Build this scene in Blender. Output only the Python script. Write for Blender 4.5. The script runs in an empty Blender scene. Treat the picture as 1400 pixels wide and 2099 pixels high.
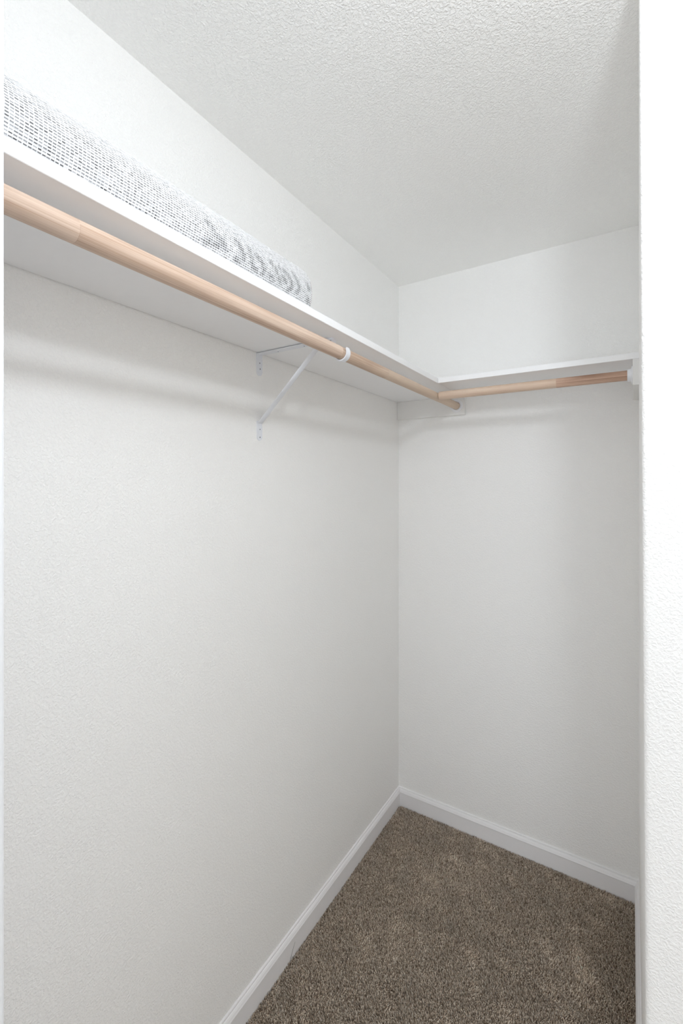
import bpy, bmesh, math, random
import numpy as np
from mathutils import Vector

scene = bpy.context.scene
col = scene.collection

# ------------------------------------------------------------------ camera
F_PX, YAW, HORIZON = 922.9, 0.5642, 991.45        # for a 1400 x 2099 frame
CAM_Z = 1.5073
cd = bpy.data.cameras.new('camera')
cam = bpy.data.objects.new('camera', cd)
col.objects.link(cam)
cd.sensor_fit = 'VERTICAL'
cd.sensor_height = 36.0
cd.lens = F_PX / 2099.0 * 36.0
cd.shift_y = -(1049.5 - HORIZON) / 2099.0
cd.clip_start = 0.01
cam.location = (0, 0, CAM_Z)
cam.rotation_euler = (math.radians(90), 0, YAW)
scene.camera = cam

# ------------------------------------------------------------------ world, lights, exposure
world = bpy.data.worlds.new('world')
scene.world = world
world.use_nodes = True
world.node_tree.nodes['Background'].inputs[0].default_value = (0.80, 0.90, 1.0, 1)
world.node_tree.nodes['Background'].inputs[1].default_value = 1.0


def lamp(name, kind, loc, power, color, **kw):
    ld = bpy.data.lights.new(name, kind)
    ld.energy = power
    ld.color = color
    for k, v in kw.items():
        setattr(ld, k, v)
    o = bpy.data.objects.new(name, ld)
    o.location = loc
    col.objects.link(o)
    return o


# the ceiling lamp over the closet's entrance, above and to the right of the camera
lamp('entrance_ceiling_light', 'POINT', (0.205, 0.27, 2.23), 17.4, (0.885, 0.938, 1.0), shadow_soft_size=0.065)
# added area fill from the unseen hallway end, brightening the back wall
hall_fill = lamp('hall_fill_light', 'AREA', (0.10, -2.42, 1.45), 19.0, (0.895, 0.943, 1.0), shape='RECTANGLE', size=1.6, size_y=1.8)
hall_fill.rotation_euler = (math.radians(90), 0, 0)     # faces +y, into the hallway
# a white closet passes light on many times over
scene.cycles.max_bounces = 16
scene.cycles.diffuse_bounces = 14
scene.cycles.use_light_tree = False          # two lights only
scene.cycles.caustics_reflective = False

scene.view_settings.view_transform = 'Standard'
scene.view_settings.look = 'None'
scene.view_settings.gamma = 1.0
scene.view_settings.use_curve_mapping = False
scene.view_settings.exposure = 0.0

# ------------------------------------------------------------------ dimensions (metres; floor z = 0, camera above the origin)
L, B, R = -0.911, 1.946, 0.039          # left wall, back wall, right wall (at the back)
H = 2.440
SH = CAM_Z + 0.3818                     # underside of the shelves
ST = 0.019                              # shelf thickness
SD = 0.3055                             # shelf depth
CORNER_Y = 0.95                         # where the right wall ends


# ------------------------------------------------------------------ material helpers
def new_mat(name):
    m = bpy.data.materials.new(name)
    m.use_nodes = True
    nt = m.node_tree
    return m, nt, nt.nodes['Principled BSDF']


def node(nt, kind, **kw):
    n = nt.nodes.new(kind)
    for k, v in kw.items():
        if k in n.inputs:
            n.inputs[k].default_value = v
        else:
            setattr(n, k, v)
    return n


def paint(name, color, rough=0.6, scale=150.0, strength=0.25, dist=0.0015, ridged=False):
    """painted plaster with a sprayed orange-peel relief"""
    m, nt, b = new_mat(name)
    b.inputs['Base Color'].default_value = (*color, 1)
    b.inputs['Roughness'].default_value = rough
    b.inputs['Specular IOR Level'].default_value = 0.25
    if strength > 0:
        tc = node(nt, 'ShaderNodeTexCoord')
        n1 = node(nt, 'ShaderNodeTexNoise', Scale=scale, Detail=1.0, Roughness=0.55, Distortion=0.6)
        nt.links.new(tc.outputs['Object'], n1.inputs['Vector'])
        ramp = node(nt, 'ShaderNodeMapRange')
        ramp.interpolation_type = 'SMOOTHSTEP'
        ramp.inputs['From Min'].default_value = 0.38
        ramp.inputs['From Max'].default_value = 0.66
        nt.links.new(n1.outputs['Fac'], ramp.inputs['Value'])
        bp = node(nt, 'ShaderNodeBump', Strength=strength, Distance=dist)
        nt.links.new(ramp.outputs['Result'], bp.inputs['Height'])
        nt.links.new(bp.outputs['Normal'], b.inputs['Normal'])
    return m


def plain(name, color, rough=0.4, spec=0.4, metallic=0.0):
    """smooth painted or moulded surface with a very fine procedural mottle"""
    m, nt, b = new_mat(name)
    tc = node(nt, 'ShaderNodeTexCoord')
    n = node(nt, 'ShaderNodeTexNoise', Scale=60.0, Detail=2.0)
    nt.links.new(tc.outputs['Object'], n.inputs['Vector'])
    mix = node(nt, 'ShaderNodeMix', data_type='RGBA')
    mix.inputs[6].default_value = (*[c * 0.985 for c in color], 1)
    mix.inputs[7].default_value = (*[min(1, c * 1.01) for c in color], 1)
    nt.links.new(n.outputs['Fac'], mix.inputs[0])
    nt.links.new(mix.outputs[2], b.inputs['Base Color'])
    b.inputs['Roughness'].default_value = rough
    b.inputs['Specular IOR Level'].default_value = spec
    b.inputs['Metallic'].default_value = metallic
    return m


def wood(name, pale, dark, axis, seed, fine=260.0, contrast=1.0, rough=0.5):
    """straight-grained timber, the grain running along one axis"""
    m, nt, b = new_mat(name)
    tc = node(nt, 'ShaderNodeTexCoord')
    mp = node(nt, 'ShaderNodeMapping')
    s = [fine, fine, fine]
    s[axis] = 1.2
    mp.inputs['Scale'].default_value = s
    mp.inputs['Location'].default_value = (seed, seed * 1.7, seed * 0.6)
    nt.links.new(tc.outputs['Object'], mp.inputs['Vector'])
    n1 = node(nt, 'ShaderNodeTexNoise', Scale=1.0, Detail=2.5, Roughness=0.6, Distortion=0.1)
    nt.links.new(mp.outputs[0], n1.inputs['Vector'])
    mp2 = node(nt, 'ShaderNodeMapping')
    s2 = [55.0, 55.0, 55.0]
    s2[axis] = 3.5
    mp2.inputs['Scale'].default_value = s2
    mp2.inputs['Location'].default_value = (seed * 2.3, seed, seed)
    nt.links.new(tc.outputs['Object'], mp2.inputs['Vector'])
    n2 = node(nt, 'ShaderNodeTexNoise', Scale=1.0, Detail=2.0, Distortion=0.4)
    nt.links.new(mp2.outputs[0], n2.inputs['Vector'])
    add = node(nt, 'ShaderNodeMath', operation='MULTIPLY_ADD')
    add.inputs[1].default_value = 0.55
    nt.links.new(n2.outputs['Fac'], add.inputs[0])
    mul = node(nt, 'ShaderNodeMath', operation='MULTIPLY')
    mul.inputs[1].default_value = 0.45
    nt.links.new(n1.outputs['Fac'], mul.inputs[0])
    nt.links.new(mul.outputs[0], add.inputs[2])
    mr = node(nt, 'ShaderNodeMapRange')
    mr.inputs['From Min'].default_value = 0.5 - 0.17 / contrast
    mr.inputs['From Max'].default_value = 0.5 + 0.17 / contrast
    nt.links.new(add.outputs[0], mr.inputs['Value'])
    mix = node(nt, 'ShaderNodeMix', data_type='RGBA')
    mix.inputs[6].default_value = (*dark, 1)
    mix.inputs[7].default_value = (*pale, 1)
    nt.links.new(mr.outputs['Result'], mix.inputs[0])
    nt.links.new(mix.outputs[2], b.inputs['Base Color'])
    b.inputs['Roughness'].default_value = rough
    b.inputs['Specular IOR Level'].default_value = 0.35
    bp = node(nt, 'ShaderNodeBump', Strength=0.12, Distance=0.0006)
    nt.links.new(n1.outputs['Fac'], bp.inputs['Height'])
    nt.links.new(bp.outputs['Normal'], b.inputs['Normal'])
    return m


def attr_mat(name, attr, rough=0.9, spec=0.1, sheen=0.0, gain=1.0):
    """colour taken from the yarn colour stored on the mesh"""
    m, nt, b = new_mat(name)
    a = node(nt, 'ShaderNodeAttribute', attribute_name=attr)
    nt.links.new(a.outputs['Color'], b.inputs['Base Color'])
    b.inputs['Roughness'].default_value = rough
    b.inputs['Specular IOR Level'].default_value = spec
    if sheen:
        b.inputs['Sheen Weight'].default_value = sheen
    return m


M = {}
M['wall'] = paint('warm_white_wall_paint', (0.915, 0.910, 0.897), 0.6, 200.0, 0.40, 0.0016)
M['ceiling'] = paint('textured_ceiling_paint', (0.95, 0.947, 0.93), 0.75, 190.0, 0.50, 0.0020)
M['hall'] = paint('hallway_wall_paint', (0.90, 0.895, 0.882), 0.6, 1.0, 0.0)
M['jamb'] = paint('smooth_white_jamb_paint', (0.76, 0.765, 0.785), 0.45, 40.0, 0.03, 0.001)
M['trim'] = plain('white_baseboard_paint', (0.86, 0.85, 0.855), 0.35, 0.4)
M['melamine'] = plain('white_shelf_laminate', (0.90, 0.902, 0.912), 0.35, 0.4)
M['cleat'] = plain('painted_cleat', (0.82, 0.815, 0.80), 0.5, 0.3)
M['plastic'] = plain('white_plastic', (0.84, 0.85, 0.88), 0.3, 0.45)
M['bracket'] = plain('white_enamelled_steel', (0.80, 0.82, 0.865), 0.32, 0.5)
M['hole'] = plain('dark_screw_recess', (0.12, 0.115, 0.11), 0.5, 0.4)
M['backing'] = plain('carpet_backing', (0.36, 0.29, 0.225), 0.95, 0.1)
M['thread'] = plain('grey_thread', (0.16, 0.17, 0.17), 0.8, 0.2)
M['pile'] = attr_mat('carpet_yarn', 'yarn', 0.95, 0.05, 0.15)
M['weave'] = attr_mat('rug_yarn', 'yarn', 0.9, 0.1, 0.1)
M['rug_back'] = plain('rug_backing_cloth', (0.70, 0.68, 0.65), 0.95, 0.1)


# ------------------------------------------------------------------ mesh helpers
def link(name, me, mat, parent=None, label=None, cat=None, group=None, kind=None):
    o = bpy.data.objects.new(name, me)
    col.objects.link(o)
    if mat is not None:
        me.materials.clear()
        me.materials.append(mat)
    if parent is not None:
        o.parent = parent
        o.matrix_parent_inverse = parent.matrix_world.inverted()
    if label:
        o['label'] = label
    if cat:
        o['category'] = cat
    if group:
        o['group'] = group
    if kind:
        o['kind'] = kind
    return o


def empty(name, loc, label, cat):
    o = bpy.data.objects.new(name, None)
    o.empty_display_size = 0.05
    o.location = loc
    col.objects.link(o)
    o['label'] = label
    o['category'] = cat
    bpy.context.view_layer.update()
    return o


def mesh_of(name, verts, faces, smooth=False):
    me = bpy.data.meshes.new(name)
    me.from_pydata([tuple(v) for v in verts], [], faces)
    bm = bmesh.new()
    bm.from_mesh(me)
    bmesh.ops.recalc_face_normals(bm, faces=bm.faces)
    bm.to_mesh(me)
    bm.free()
    if smooth:
        for p in me.polygons:
            p.use_smooth = True
    return me


def box_mesh(name, x0, x1, y0, y1, z0, z1, bevel=0.0, seg=2):
    bm = bmesh.new()
    v = [bm.verts.new(p) for p in ((x0, y0, z0), (x1, y0, z0), (x1, y1, z0), (x0, y1, z0),
                                   (x0, y0, z1), (x1, y0, z1), (x1, y1, z1), (x0, y1, z1))]
    for f in ((0, 3, 2, 1), (4, 5, 6, 7), (0, 1, 5, 4), (1, 2, 6, 5), (2, 3, 7, 6), (3, 0, 4, 7)):
        bm.faces.new([v[i] for i in f])
    if bevel > 0:
        bmesh.ops.bevel(bm, geom=list(bm.edges), offset=bevel, segments=seg, profile=0.5, affect='EDGES')
    me = bpy.data.meshes.new(name)
    bm.to_mesh(me)
    bm.free()
    return me


def lathe(name, profile, axis_dir, origin, n=40, smooth=True):
    """revolve (distance along the axis, radius) pairs"""
    d = Vector(axis_dir).normalized()
    up = Vector((0, 0, 1)) if abs(d.z) < 0.9 else Vector((1, 0, 0))
    a = d.cross(up).normalized()
    b = d.cross(a).normalized()
    vs, fs = [], []
    m = len(profile)
    for i in range(n):
        t = 2 * math.pi * i / n
        e = a * math.cos(t) + b * math.sin(t)
        for s, r in profile:
            vs.append(Vector(origin) + d * s + e * r)
    for i in range(n):
        j = (i + 1) % n
        for k in range(m - 1):
            fs.append((i * m + k, j * m + k, j * m + k + 1, i * m + k + 1))
    me = bpy.data.meshes.new(name)
    me.from_pydata([tuple(v) for v in vs], [], fs)
    bm = bmesh.new()
    bm.from_mesh(me)
    bmesh.ops.remove_doubles(bm, verts=bm.verts, dist=1e-6)
    bmesh.ops.recalc_face_normals(bm, faces=bm.faces)
    bm.to_mesh(me)
    bm.free()
    if smooth:
        for p in me.polygons:
            p.use_smooth = True
        me.set_sharp_from_angle(angle=math.radians(35))
    return me


def sweep(name, path, section, smooth=True, closed_ends=True):
    """path: list of (origin, u axis, v axis); section: closed list of (u, v)"""
    vs, fs = [], []
    n = len(section)
    for o, u, v in path:
        for a, b in section:
            vs.append(Vector(o) + Vector(u) * a + Vector(v) * b)
    for i in range(len(path) - 1):
        for k in range(n):
            k2 = (k + 1) % n
            fs.append((i * n + k, i * n + k2, (i + 1) * n + k2, (i + 1) * n + k))
    if closed_ends:
        fs.append(tuple(range(n)))
        fs.append(tuple((len(path) - 1) * n + k for k in range(n)))
    me = mesh_of(name, vs, fs, smooth)
    if smooth:
        me.set_sharp_from_angle(angle=math.radians(35))
    return me


# ------------------------------------------------------------------ the setting
def structure(name, me, mat, label=None):
    return link(name, me, mat, label=label, kind='structure')


structure('wall_left', box_mesh('wall_left', L - 0.10, L, 0.214, B + 0.10, -0.02, H), M['wall'],
          'long warm white textured wall carrying the long shelf')
structure('wall_back', box_mesh('wall_back', L, 1.35, B, B + 0.10, -0.02, H), M['wall'],
          'short warm white textured wall at the end of the closet')
structure('floor', box_mesh('floor', -1.35, 1.35, -2.5, B + 0.1, -0.10, -0.009), M['backing'],
          'closet floor under the brown carpet')
structure('ceiling', box_mesh('ceiling', -1.35, 1.35, -2.5, B + 0.1, H, H + 0.10), M['ceiling'],
          'white ceiling with a sprayed stipple texture')

# right wall: a partition that ends in a rounded, slightly out-of-plumb corner
def right_wall():
    zs = [(-0.02, 0.0310), (H, 0.0185)]
    seg, r = 6, 0.009
    rings = []
    for z, cx in zs:
        ring = [(R, B, z)]
        for i in range(seg + 1):
            t = math.pi / 2 * i / seg
            ring.append((cx + r - r * math.cos(t), CORNER_Y + r - r * math.sin(t), z))
        ring += [(1.35, CORNER_Y, z), (1.35, B, z)]
        rings.append(ring)
    n = len(rings[0])
    vs = rings[0] + rings[1]
    fs = [(k, (k + 1) % n, n + (k + 1) % n, n + k) for k in range(n)]
    fs += [tuple(range(n)), tuple(range(n, 2 * n))]
    me = mesh_of('wall_right', vs, fs, True)
    me.set_sharp_from_angle(angle=math.radians(40))
    return me


structure('wall_right', right_wall(), M['wall'], 'bright textured wall end with a rounded corner at the right')

# the front wall's jamb beside the camera, and the hallway the camera stands in
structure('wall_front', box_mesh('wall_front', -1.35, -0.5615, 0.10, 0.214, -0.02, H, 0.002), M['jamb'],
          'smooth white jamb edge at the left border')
structure('wall_hall_left', box_mesh('wall_hall_left', -1.35, -1.25, -2.4, 0.10, -0.02, H), M['hall'])
structure('wall_hall_right', box_mesh('wall_hall_right', 1.25, 1.35, -2.4, CORNER_Y, -0.02, H), M['hall'])
# unseen rear wall, with an opening added to hold the fill light
def rear_wall():
    bm = bmesh.new()
    for x0, x1, z0, z1 in ((-1.35, -0.72, -0.02, H), (0.92, 1.35, -0.02, H), (-0.72, 0.92, -0.02, 0.53), (-0.72, 0.92, 2.37, H)):
        t = box_mesh('t', x0, x1, -2.5, -2.4, z0, z1)
        bm.from_mesh(t)
        bpy.data.meshes.remove(t)
    me = bpy.data.meshes.new('wall_hall_rear')
    bm.to_mesh(me)
    bm.free()
    return me


structure('wall_hall_rear', rear_wall(), M['hall'])


# baseboards: flat board with a stepped, sloping cap
BB = [(0.0, 0.0785), (0.0030, 0.0785), (0.0050, 0.0770), (0.0058, 0.0735), (0.0050, 0.0718),
      (0.0078, 0.0705), (0.0104, 0.0668), (0.0122, 0.0622), (0.0134, 0.0600), (0.0136, 0.0580), (0.0124, 0.0558),
      (0.0124, -0.009), (0.0, -0.009)]


def baseboard(name, p0, p1, nrm, t0, t1, label):
    """mitred run from p0 to p1; t0, t1 shift the ends by their multiple of the board's depth"""
    d = (Vector(p1) - Vector(p0)).normalized()
    nrm = Vector(nrm)
    vs, fs = [], []
    n = len(BB)
    for p, t in ((Vector(p0), t0), (Vector(p1), t1)):
        for a, z in BB:
            vs.append(p + nrm * a + d * (a * t) + Vector((0, 0, z)))
    for k in range(n):
        k2 = (k + 1) % n
        fs.append((k, k2, n + k2, n + k))
    fs += [tuple(range(n)), tuple(range(n, 2 * n))]
    structure(name, mesh_of(name, vs, fs), M['trim'], label)


baseboard('baseboard_left', (L, 0.214, 0), (L, B, 0), (1, 0, 0), 0, -1, 'white moulded baseboard along the long left wall')
baseboard('baseboard_back', (L, B, 0), (R, B, 0), (0, -1, 0), 1, -1, 'white moulded baseboard along the short back wall')
_rd = Vector((0.0310 - R, CORNER_Y + 0.012 - B, 0)).normalized()
baseboard('baseboard_right', (R, B, 0), (0.0310, CORNER_Y + 0.012, 0), (_rd.y, -_rd.x, 0), 1, 0,
          'white moulded baseboard along the narrow right wall')


# ------------------------------------------------------------------ carpet pile
def carpet():
    rng = np.random.default_rng(7)
    sp = 0.0029
    xs = np.arange(L + 0.0135, R - 0.012, sp)
    ys = np.arange(0.50, B - 0.0135, sp)
    gx, gy = np.meshgrid(xs, ys)
    px = (gx + rng.uniform(-0.45, 0.45, gx.shape) * sp).ravel()
    py = (gy + rng.uniform(-0.45, 0.45, gy.shape) * sp).ravel()
    lim = R + (0.0310 - R) * (B - py) / (B - CORNER_Y) - 0.0128
    keep = (px < lim) & (px > L + 0.0128) & (py < B - 0.0128)
    px, py = px[keep], py[keep]
    n = len(px)

    def smooth_noise(k, s):
        out = np.zeros(n)
        for _ in range(k):
            a = rng.uniform(0, 2 * math.pi)
            f = s * rng.uniform(0.5, 1.7)
            out += np.sin((px * math.cos(a) + py * math.sin(a)) * f + rng.uniform(0, 6.28))
        return out / math.sqrt(k)
    big, mid = smooth_noise(14, 16.0), smooth_noise(14, 60.0)
    ang = 0.9 * big + 0.8 * mid + rng.normal(0, 0.9, n) - 1.3
    lean = np.clip(0.0020 + 0.0011 * rng.normal(0, 1, n) + 0.0007 * mid, 0.0, 0.005)
    h = 0.0085 + rng.normal(0, 0.0011, n)
    lx, ly = np.cos(ang) * lean, np.sin(ang) * lean
    r0 = 0.0015 * rng.uniform(0.8, 1.2, n)
    rot = rng.uniform(0, 6.28, n)
    lev = [(0.0, 0.85, 0.0), (0.6, 1.0, 0.45), (1.0, 0.55, 1.0)]
    V = np.zeros((n, 9, 3))
    for li, (t, rs, ls) in enumerate(lev):
        for k in range(3):
            a = rot + k * 2.0944 + t * 1.1
            V[:, li * 3 + k, 0] = px + lx * ls + np.cos(a) * r0 * rs
            V[:, li * 3 + k, 1] = py + ly * ls + np.sin(a) * r0 * rs
            V[:, li * 3 + k, 2] = -0.009 + h * t + 0.0006
    # keep the yarn off the baseboards
    V[:, :, 0] = np.maximum(V[:, :, 0], L + 0.0126)
    V[:, :, 1] = np.minimum(V[:, :, 1], B - 0.0126)
    quads = []
    for li in range(2):
        for k in range(3):
            k2 = (k + 1) % 3
            quads.append((li * 3 + k, li * 3 + k2, li * 3 + 3 + k2, li * 3 + 3 + k))
    Q = np.array(quads)
    base = np.arange(n)[:, None] * 9
    q_idx = (Q.ravel()[None, :] + base).reshape(n, 6, 4)
    t_idx = (np.array([6, 7, 8])[None, :] + base)
    loops = np.concatenate([q_idx.reshape(n, 24), t_idx], axis=1).ravel().astype(np.int32)
    starts = (np.arange(n)[:, None] * 27 + np.array([0, 4, 8, 12, 16, 20, 24])[None, :]).ravel().astype(np.int32)
    me = bpy.data.meshes.new('carpet_pile')
    me.vertices.add(n * 9)
    me.vertices.foreach_set('co', V.astype(np.float32).ravel())
    me.loops.add(len(loops))
    me.loops.foreach_set('vertex_index', loops)
    me.polygons.add(len(starts))
    me.polygons.foreach_set('loop_start', starts)
    me.update(calc_edges=True)
    me.validate()
    # yarn colours: a blend of taupe, brown and oatmeal plies
    ply = np.array([[0.44, 0.350, 0.268], [0.62, 0.520, 0.415], [0.80, 0.705, 0.60], [0.22, 0.160, 0.110]])
    w = rng.choice(4, n, p=[0.36, 0.34, 0.17, 0.13])
    c = ply[w] * rng.uniform(0.82, 1.18, (n, 1)) * (1 + 0.07 * big + 0.09 * mid)[:, None]
    C = np.ones((n, 9, 4), np.float32)
    C[:, :, :3] = np.clip(c, 0.02, 1)[:, None, :]
    at = me.color_attributes.new('yarn', 'FLOAT_COLOR', 'POINT')
    at.data.foreach_set('color', C.ravel())
    return me


link('carpet_pile', carpet(), M['pile'], label='mottled taupe brown cut-pile carpet covering the closet floor',
     cat='carpet', kind='stuff')

# ------------------------------------------------------------------ shelves
GAP = 0.0030
def long_shelf():
    """board whose lower back edge is eased, leaving a thin dark joint against the wall"""
    prof = [(L + GAP, SH), (L + SD - 0.0009, SH), (L + SD, SH + 0.0009), (L + SD, SH + ST - 0.0009), (L + SD - 0.0009, SH + ST),
            (L + 0.0002, SH + ST), (L + 0.0002, SH + 0.010), (L + GAP, SH + 0.0085)]
    n = len(prof)
    vs = [(x, y, z) for y in (0.2145, B - 0.001) for x, z in prof]
    fs = [tuple(range(n)), tuple(range(n, 2 * n))] + [(k, (k + 1) % n, n + (k + 1) % n, n + k) for k in range(n)]
    return mesh_of('shelf_board', vs, fs)


link('shelf_board', long_shelf(), M['melamine'],
     label='long white shelf board along the left wall, carrying the rolled rug', cat='shelf')
link('shelf_board', box_mesh('shelf_board_short', L + SD + 0.0014, R - 0.0005, B - SD, B - 0.001, SH, SH + ST, 0.0009), M['melamine'],
     label='short white shelf board across the back wall, butting against the longer shelf', cat='shelf')

# cleats under the shelves
link('shelf_cleat', box_mesh('shelf_cleat_back', L + 0.0005, -0.590, B - ST, B, SH - 0.0825, SH, 0.0012), M['cleat'],
     label='white painted wood cleat in the wall corner under the long shelf', cat='cleat')
def side_cleat():
    x_of = lambda y: R + (0.0310 - R) * (B - y) / (B - CORNER_Y) - 0.0048 * (B - y)
    y0 = B - SD + 0.001
    vs = []
    for y in (y0, B):
        for dx, z in ((-ST, SH), (-ST, SH - 0.080), (0.0, SH - 0.080), (0.0, SH)):
            vs.append((x_of(y) + dx, y, z))
    fs = [(0, 1, 2, 3), (4, 5, 6, 7)] + [(k, (k + 1) % 4, 4 + (k + 1) % 4, 4 + k) for k in range(4)]
    me = mesh_of('shelf_cleat_side', vs, fs)
    bm = bmesh.new()
    bm.from_mesh(me)
    bmesh.ops.bevel(bm, geom=list(bm.edges), offset=0.0012, segments=2, profile=0.5, affect='EDGES')
    bm.to_mesh(me)
    bm.free()
    return me


link('shelf_cleat', side_cleat(), M['cleat'],
     label='white painted wood cleat on the right wall under the short shelf', cat='cleat')

# ------------------------------------------------------------------ rods
RX, RZ, RR = -0.6255, CAM_Z + 0.3385, 0.0164
RY = 1.669


def rod_piece(parent, p0, p1, mat, r=RR, dz=0.0):
    p0, p1 = Vector(p0), Vector(p1)
    ln = (p1 - p0).length
    d = (p1 - p0) / ln
    e = 0.0002
    me = lathe('wood_segment', [(0, 0.0001), (0, r - e), (e, r), (ln - e, r), (ln, r - e), (ln, 0.0001)], d,
               p0 + Vector((0, 0, dz)), 48)
    return link('wood_segment', me, mat, parent)


M['oak1'] = wood('pinkish_rod_wood', (0.70, 0.555, 0.455), (0.47, 0.325, 0.24), 1, 1.3, 480, 1.35)
M['oak2'] = wood('pinkish_rod_wood_b', (0.71, 0.56, 0.455), (0.49, 0.34, 0.25), 1, 7.9, 480, 1.5)
M['oak3'] = wood('tan_rod_wood', (0.66, 0.51, 0.395), (0.44, 0.30, 0.215), 1, 4.4, 480, 1.5)
M['oak4'] = wood('pale_rod_wood', (0.70, 0.565, 0.445), (0.57, 0.43, 0.325), 1, 12.0, 240, 0.8)
M['oak5'] = wood('pale_cross_rod_wood', (0.72, 0.58, 0.465), (0.58, 0.42, 0.315), 0, 3.1, 220, 0.8)
M['oak6'] = wood('reddish_cross_rod_wood', (0.62, 0.425, 0.32), (0.33, 0.19, 0.13), 0, 9.2, 330, 1.7)

rod = empty('closet_rod', (RX, 0.2150, RZ), 'long round wooden hanging rod under the long left shelf', 'rod')
rod_piece(rod, (RX, 0.2150, RZ), (RX, 0.318, RZ), M['oak1'])
rod_piece(rod, (RX, 0.318, RZ), (RX, 0.972, RZ), M['oak2'])
rod_piece(rod, (RX, 0.972, RZ), (RX, 1.235, RZ), M['oak3'], RR - 0.0006)
rod_piece(rod, (RX, 1.235, RZ), (RX, B - ST - 0.002, RZ), M['oak4'], RR - 0.0006)

rod2 = empty('closet_rod', (-0.6085, RY, RZ), 'short wooden hanging rod across the back wall, half pale half reddish', 'rod')
s1 = rod_piece(rod2, (-0.6085, RY, RZ), (-0.199, RY, RZ), M['oak5'], RR - 0.0006)
s1['label'] = 'pale half of the rod'
s2 = rod_piece(rod2, (-0.199, RY, RZ), (0.0085, RY, RZ), M['oak6'], RR - 0.0006)
s2['label'] = 'reddish striped half of the rod'


# sockets: a round flange with a raised cup
def socket(loc, axis, label, depth=0.013):
    o = empty('rod_socket', loc, label, 'rod socket')
    fl = lathe('flange', [(0, 0.0001), (0, 0.0275), (0.0025, 0.0275), (0.0040, 0.0255), (0.0040, 0.0001)], axis, loc, 40)
    link('flange', fl, M['plastic'], o)
    cp = lathe('cup', [(0.0038, 0.0168), (depth, 0.0168), (depth + 0.0008, 0.0176), (depth, 0.0192), (0.0038, 0.0205)], axis, loc, 40)
    link('cup', cp, M['plastic'], o)
    return o


socket((RX, B - ST, RZ), (0, -1, 0), 'white round socket on the corner cleat at the far end of the long rod', 0.007)
_sx = R + (0.0310 - R) * (B - RY) / (B - CORNER_Y) - 0.0048 * (B - RY) - ST
socket((_sx, RY, RZ), (-1, 0, 0), 'white cup socket at the right wall holding the reddish rod end', 0.0135)


# ------------------------------------------------------------------ bracket
BY, BW = 0.9870, 0.0240
br = empty('shelf_bracket', (L, BY, SH - 0.255), 'white steel shelf and rod bracket with diagonal brace on the left wall', 'bracket')


def strip_round(y0, y1, z0, z1, r_bottom=True, r_top=False):
    """outline of a plate on the wall in (y, z) with rounded ends"""
    w = (y1 - y0) / 2
    c = (y0 + y1) / 2
    pts = []
    if r_top:
        pts += [(c + w * math.cos(t), z1 - w + w * math.sin(t)) for t in np.linspace(0, math.pi, 11)]
    else:
        pts += [(y1, z1), (y0, z1)]
    pts += [(c + w * math.cos(t), z0 + w + w * math.sin(t)) for t in np.linspace(math.pi, 2 * math.pi, 11)]
    return pts


def plate(name, outline, x0, x1, parent, mat):
    n = len(outline)
    vs = [(x0, a, b) for a, b in outline] + [(x1, a, b) for a, b in outline]
    fs = [(k, (k + 1) % n, n + (k + 1) % n, n + k) for k in range(n)] + [tuple(range(n)), tuple(range(n, 2 * n))]
    return link(name, mesh_of(name, vs, fs), mat, parent)


def screw(parent, loc, axis, r=0.0034):
    s = link('screw', lathe('screw', [(0, 0.0001), (0, r), (0.0008, r), (0.0016, r * 0.7), (0.0016, 0.0001)], axis, loc, 16), M['bracket'], parent)
    d = Vector(axis)
    link('screw_slot', lathe('screw_slot', [(0.0015, 0.0001), (0.0015, r * 0.55), (0.0019, r * 0.5), (0.0019, 0.0001)], axis, loc, 10),
         M['hole'], s)
    return s


y0, y1 = BY - BW / 2, BY + BW / 2
p = plate('wall_plate', strip_round(y0, y1, SH - 0.066, SH), L, L + 0.0025, br, M['bracket'])
screw(p, (L + 0.0025, BY - 0.001, SH - 0.029), (1, 0, 0))
screw(p, (L + 0.0025, BY + 0.001, SH - 0.046), (1, 0, 0))
p = plate('wall_plate', strip_round(y0 + 0.0015, y1 - 0.0005, SH - 0.2555, SH - 0.1985), L, L + 0.0025, br, M['bracket'])
screw(p, (L + 0.0025, BY, SH - 0.2230), (1, 0, 0), 0.0028)
screw(p, (L + 0.0025, BY, SH - 0.2460), (1, 0, 0))

# the arm screwed to the shelf's underside, with its rounded folded nose
arm_x1 = -0.6480
arm = link('shelf_arm', box_mesh('shelf_arm', L + 0.0005, arm_x1 - 0.012, y0, y1, SH - 0.0042, SH - 0.0016, 0.0006, 1), M['bracket'], br)
for sx in (-0.838, -0.745):
    screw(arm, (sx, BY, SH - 0.0042), (0, 0, -1), 0.0030)
nose = []
for t in np.linspace(-math.pi / 2, math.pi / 2, 12):
    nose.append((arm_x1 - 0.012 + 0.0125 * math.cos(t), BY + BW / 2 * math.sin(t)))
n = len(nose)
vs = [(a, b, SH - 0.0002) for a, b in nose] + [(a, b, SH - 0.0034) for a, b in nose]
fs = [(k, (k + 1) % n, n + (k + 1) % n, n + k) for k in range(n)] + [tuple(range(n)), tuple(range(n, 2 * n))]
nz = link('arm_nose', mesh_of('arm_nose', vs, fs), M['bracket'], br)
screw(nz, (arm_x1 - 0.011, BY - 0.002, SH - 0.0034), (0, 0, -1), 0.0040)

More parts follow.
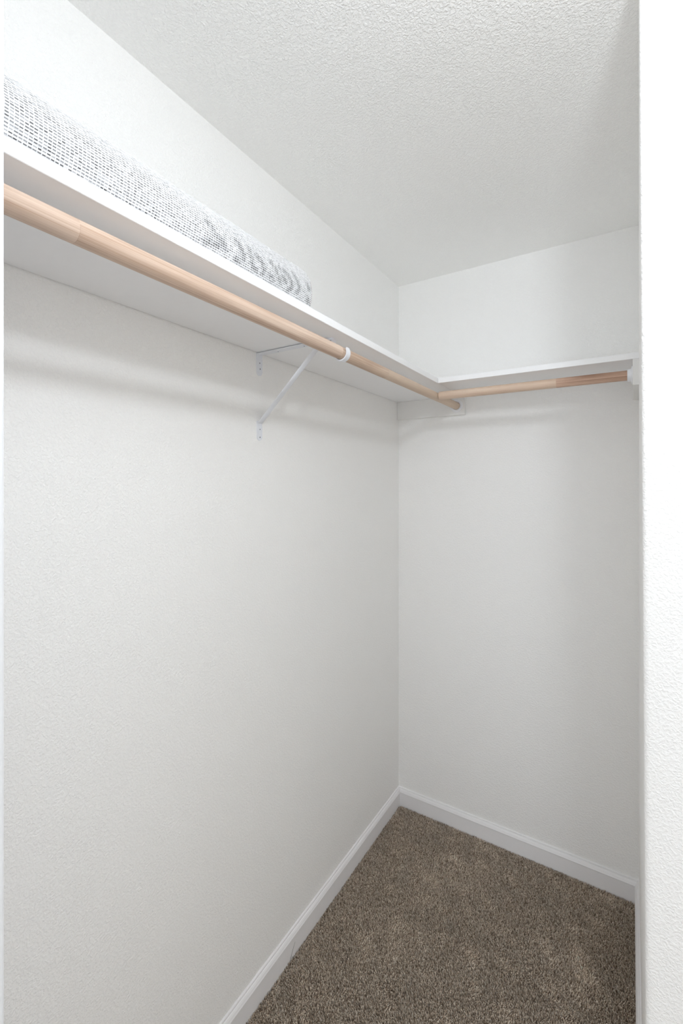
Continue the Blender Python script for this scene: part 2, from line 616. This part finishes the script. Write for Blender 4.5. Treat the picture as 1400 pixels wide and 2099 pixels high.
# diagonal brace: a U-channel pressed from strip, flattened where it meets the wall plate
def brace():
    a = Vector((L + 0.0020, BY, SH - 0.2050))
    b = Vector((-0.6930, BY, SH - 0.0075))
    d = (b - a).normalized()
    v = Vector((0, 1, 0))
    u = d.cross(v).normalized()
    if u.z > 0:
        u = -u                       # u points down and out, away from the wall
    path = []
    for s, wid, dep in ((0.0, 0.0114, 0.0010), (0.012, 0.0114, 0.0015), (0.035, 0.0102, 0.0040), (0.08, 0.0096, 0.0055),
                        (0.5, 0.0094, 0.0055), (0.94, 0.0094, 0.0055), (1.0, 0.0098, 0.0040)):
        path.append((a + (b - a) * s, wid, dep))
    vs, fs = [], []
    N = 10
    for o, wid, dep in path:
        for k in range(N):
            t = math.pi * k / (N - 1)
            vs.append(o + v * (wid * math.cos(t)) + u * (dep * math.sin(t)))
        for k in range(N):
            t = math.pi * (1 - k / (N - 1))
            vs.append(o + v * ((wid - 0.0012) * math.cos(t)) + u * ((dep - 0.0012) * math.sin(t) * 0.9 - 0.0003))
    n = 2 * N
    for i in range(len(path) - 1):
        for k in range(n):
            k2 = (k + 1) % n
            fs.append((i * n + k, i * n + k2, (i + 1) * n + k2, (i + 1) * n + k))
    fs += [tuple(range(n)), tuple((len(path) - 1) * n + k for k in range(n))]
    me = mesh_of('brace', vs, fs, True)
    me.set_sharp_from_angle(angle=math.radians(40))
    return me


link('brace', brace(), M['bracket'], br)

# upright tab between the arm's nose and the hook, then the hook that cradles the rod
link('hook_tab', box_mesh('hook_tab', -0.6500, -0.6470, BY - 0.0085, BY + 0.0085, RZ + 0.002, SH - 0.0030, 0.0008, 1), M['bracket'], br)


def hook():
    ri, th, w = RR + 0.0008, 0.0034, 0.0086
    hy = BY + 0.0045
    path = []
    sec = [(-th / 2, -w), (th / 2, -w), (th / 2 + 0.0006, 0), (th / 2, w), (-th / 2, w)]
    rad = ri + th / 2
    path.append(((RX - rad, hy, RZ + 0.006), (-1, 0, 0), (0, 1, 0)))
    for ang in np.linspace(180, 384, 28):
        t = math.radians(ang)
        e = Vector((math.cos(t), 0, math.sin(t)))
        path.append((Vector((RX, hy, RZ)) + e * rad, e, (0, 1, 0)))
    # the lip turns outwards a touch
    t = math.radians(396)
    e = Vector((math.cos(t), 0, math.sin(t)))
    path.append((Vector((RX, hy, RZ)) + e * (rad + 0.0012), e, (0, 0.8, 0)))
    return sweep('hook', path, sec)


link('hook', hook(), M['bracket'], br)
link('hook_link', box_mesh('hook_link', -0.6500, RX - RR - 0.0010, BY - 0.0080, BY + 0.0080, RZ + 0.0005, RZ + 0.0050, 0.0008, 1), M['bracket'], br)


# ------------------------------------------------------------------ rolled rug
def rug():
    rng = np.random.default_rng(21)
    r, cx, cz = 0.0850, -0.7585, SH + ST + 0.0850
    yA, yB = 0.2160, 0.9330
    du, dv = 0.0058, 0.0044
    NU = int(round((yB - yA) / du))
    NV = int(round(2 * math.pi * r / dv))
    du = (yB - yA) / NU
    da = 2 * math.pi / NV

    strokes = [
        [(0.588, 9), (0.600, 5), (0.612, -1), (0.630, -6), (0.636, -12)],
        [(0.588, -17), (0.600, -14), (0.618, -12)],
        [(0.660, 7), (0.672, 4), (0.684, -4), (0.686, -11)],
        [(0.664, -18), (0.674, -17)],
        [(0.700, 6), (0.706, -4), (0.712, -14), (0.726, -17)],
        [(0.722, 4), (0.738, 0), (0.746, -8), (0.744, -16)],
        [(0.770, 8), (0.786, 2), (0.792, -8), (0.806, -14)],
        [(0.800, 8), (0.826, 6), (0.842, -2), (0.846, -12), (0.836, -18)],
        [(0.852, 12), (0.866, 6), (0.874, -4), (0.868, -14)],
        [(0.810, -4), (0.824, -8)],
        [(0.768, -13), (0.780, -16)],
        [(0.905, 9), (0.912, 2)], [(0.908, -14), (0.914, -19)],
    ]

    def dark(y, deg):
        best = 9.0
        for s in strokes:
            for (ya, pa), (yb, pb) in zip(s[:-1], s[1:]):
                ax, ay, bx, by = ya, math.radians(pa) * r, yb, math.radians(pb) * r
                px, py = y - ax, math.radians(deg) * r - ay
                ex, ey = bx - ax, by - ay
                t = max(0, min(1, (px * ex + py * ey) / (ex * ex + ey * ey)))
                best = min(best, math.hypot(px - ex * t, py - ey * t))
        return max(0.0, 1.0 - (best / 0.0085) ** 2) if best < 0.0085 else 0.0

    verts, faces, fcol = [], [], []
    # slow sag of the roll
    def rad(y, a):
        return r - 0.0011 * (1 + math.sin(y * 23 + 1.0)) * 0.5 - 0.0008 * (1 - math.cos(a * 2 + 0.6)) * 0.5

    def pt(y, a, off):
        end = max(0.0, (y - (yB - 0.012)) / 0.012)
        rr = rad(y, a) - 0.006 * end * end + off
        return (cx + rr * math.cos(a), y, cz + rr * math.sin(a))
    for i in range(NU):
        ya = yA + i * du
        for j in range(NV):
            a0 = j * da
            deg = math.degrees((a0 + da / 2 + math.pi) % (2 * math.pi) - math.pi)
            yc = ya + du / 2
            k = dark(yc, deg)
            # the same figure repeats round the roll, out of sight
            if k == 0.0 and abs(deg) > 45:
                k = 0.7 * dark(yc, (deg % 60) - 35)
            k *= rng.choice([0.3, 0.8, 1.0], p=[0.20, 0.30, 0.50])
            sh = rng.uniform(-0.05, 0.05) * du
            u0, u1 = ya + du * rng.uniform(0.08, 0.13) + sh, ya + du * rng.uniform(0.87, 0.92) + sh
            v0, v1 = a0 + da * rng.uniform(0.24, 0.32), a0 + da * rng.uniform(0.68, 0.76)
            b = len(verts)
            bump = 0.0003 * rng.normal()
            ring = 0.0002
            verts += [pt(ya, a0, ring), pt(ya + du, a0, ring), pt(ya + du, a0 + da, ring), pt(ya, a0 + da, ring)]
            verts += [pt(u0, v0, 0.0007 + bump), pt(u1, v0, 0.0007 + bump), pt(u1, v1, 0.0007 + bump), pt(u0, v1, 0.0007 + bump)]
            verts += [pt(u0 + 0.0003, v0 + 0.05 * da, -0.0006), pt(u1 - 0.0003, v0 + 0.05 * da, -0.0006),
                      pt(u1 - 0.0003, v1 - 0.05 * da, -0.0006), pt(u0 + 0.0003, v1 - 0.05 * da, -0.0006)]
            wv = 0.80 * rng.uniform(0.96, 1.04)
            white = np.array([wv, wv, wv * 1.01]) * (1 - 0.32 * k)
            g = rng.choice([0.17, 0.32, 0.46, 0.60], p=[0.16, 0.30, 0.32, 0.22]) * rng.uniform(0.85, 1.15)
            g = g * (1 - k) + k * rng.choice([0.03, 0.06, 0.10, 0.2], p=[0.35, 0.3, 0.25, 0.10])
            grey = np.array([g, g * 1.0, g * 1.03])
            if yB - ya < 2.2 * du and rng.random() < 0.75:
                grey = np.array([0.30, 0.10, 0.12])
            for q in range(4):
                q2 = (q + 1) % 4
                faces.append((b + q, b + q2, b + 4 + q2, b + 4 + q))
                fcol.append(white)
            for q in range(4):
                q2 = (q + 1) % 4
                faces.append((b + 4 + q, b + 4 + q2, b + 8 + q2, b + 8 + q))
                fcol.append(white * 0.5 + grey * 0.5)
            faces.append((b + 8, b + 9, b + 10, b + 11))
            fcol.append(grey)
    me = bpy.data.meshes.new('woven_face')
    me.from_pydata(verts, [], faces)
    me.flip_normals()
    at = me.color_attributes.new('yarn', 'FLOAT_COLOR', 'CORNER')
    fc = np.ones((len(faces), 4, 4), np.float32)
    fc[:, :, :3] = np.array(fcol)[:, None, :]
    at.data.foreach_set('color', fc.ravel())
    # the layers inside the roll: one strip wound into a spiral
    turns, pitch, th = 7.0, 0.0100, 0.0072
    N = int(turns * 48)
    vs, fs = [], []
    for i in range(N + 1):
        a = 2 * math.pi * i / 48
        ro = r - 0.0070 - pitch * a / (2 * math.pi)
        ri = ro - th
        for rr in (ro, ri):
            for y in (yA, yB - 0.003):
                vs.append((cx + rr * math.cos(a - 2.2), y, cz + rr * math.sin(a - 2.2)))
    for i in range(N):
        p0, p1 = i * 4, i * 4 + 4
        fs += [(p0, p1, p1 + 1, p0 + 1), (p0 + 2, p0 + 3, p1 + 3, p1 + 2), (p0, p0 + 2, p1 + 2, p1), (p0 + 1, p1 + 1, p1 + 3, p0 + 3)]
    fs += [(0, 1, 3, 2), (N * 4, N * 4 + 2, N * 4 + 3, N * 4 + 1)]
    core = mesh_of('wound_layers', vs, fs)
    # outer wrap's thickness, seen at the end of the roll
    rim = lathe('wrap_edge', [(0, r - 0.0045), (0, r - 0.0088), (yB - yA - 0.002, r - 0.0088), (yB - yA - 0.001, r - 0.0075), (yB - yA, r - 0.0066)],
                (0, 1, 0), (cx, yA, cz), 64)
    root = empty('rolled_rug', (cx, (yA + yB) / 2, SH + ST), 'rolled-up white rug with a grey woven pattern lying on the long shelf', 'rug')
    link('woven_face', me, M['weave'], root)
    link('wound_layers', core, M['rug_back'], root)
    link('wrap_edge', rim, M['rug_back'], root)


rug()


# ------------------------------------------------------------------ a loose thread standing up against the left baseboard
def thread():
    pts = [Vector((L + 0.0150, 1.1165, -0.003)), Vector((L + 0.0142, 1.1190, 0.008)), Vector((L + 0.0139, 1.1250, 0.019)),
           Vector((L + 0.0138, 1.1320, 0.029)), Vector((L + 0.0140, 1.1400, 0.0395))]
    vs, fs = [], []
    K = 5
    for i, p_ in enumerate(pts):
        r = 0.00055 * (1 - 0.55 * i / (len(pts) - 1))
        for k in range(K):
            t = 2 * math.pi * k / K
            vs.append(p_ + Vector((math.cos(t) * r, math.sin(t) * r, 0)))
    for i in range(len(pts) - 1):
        for k in range(K):
            k2 = (k + 1) % K
            fs.append((i * K + k, i * K + k2, (i + 1) * K + k2, (i + 1) * K + k))
    fs += [tuple(range(K)), tuple((len(pts) - 1) * K + k for k in range(K))]
    return mesh_of('loose_thread', vs, fs, True)


link('loose_thread', thread(), M['thread'], label='thin grey loose thread sticking up from the carpet against the left baseboard',
     cat='thread')
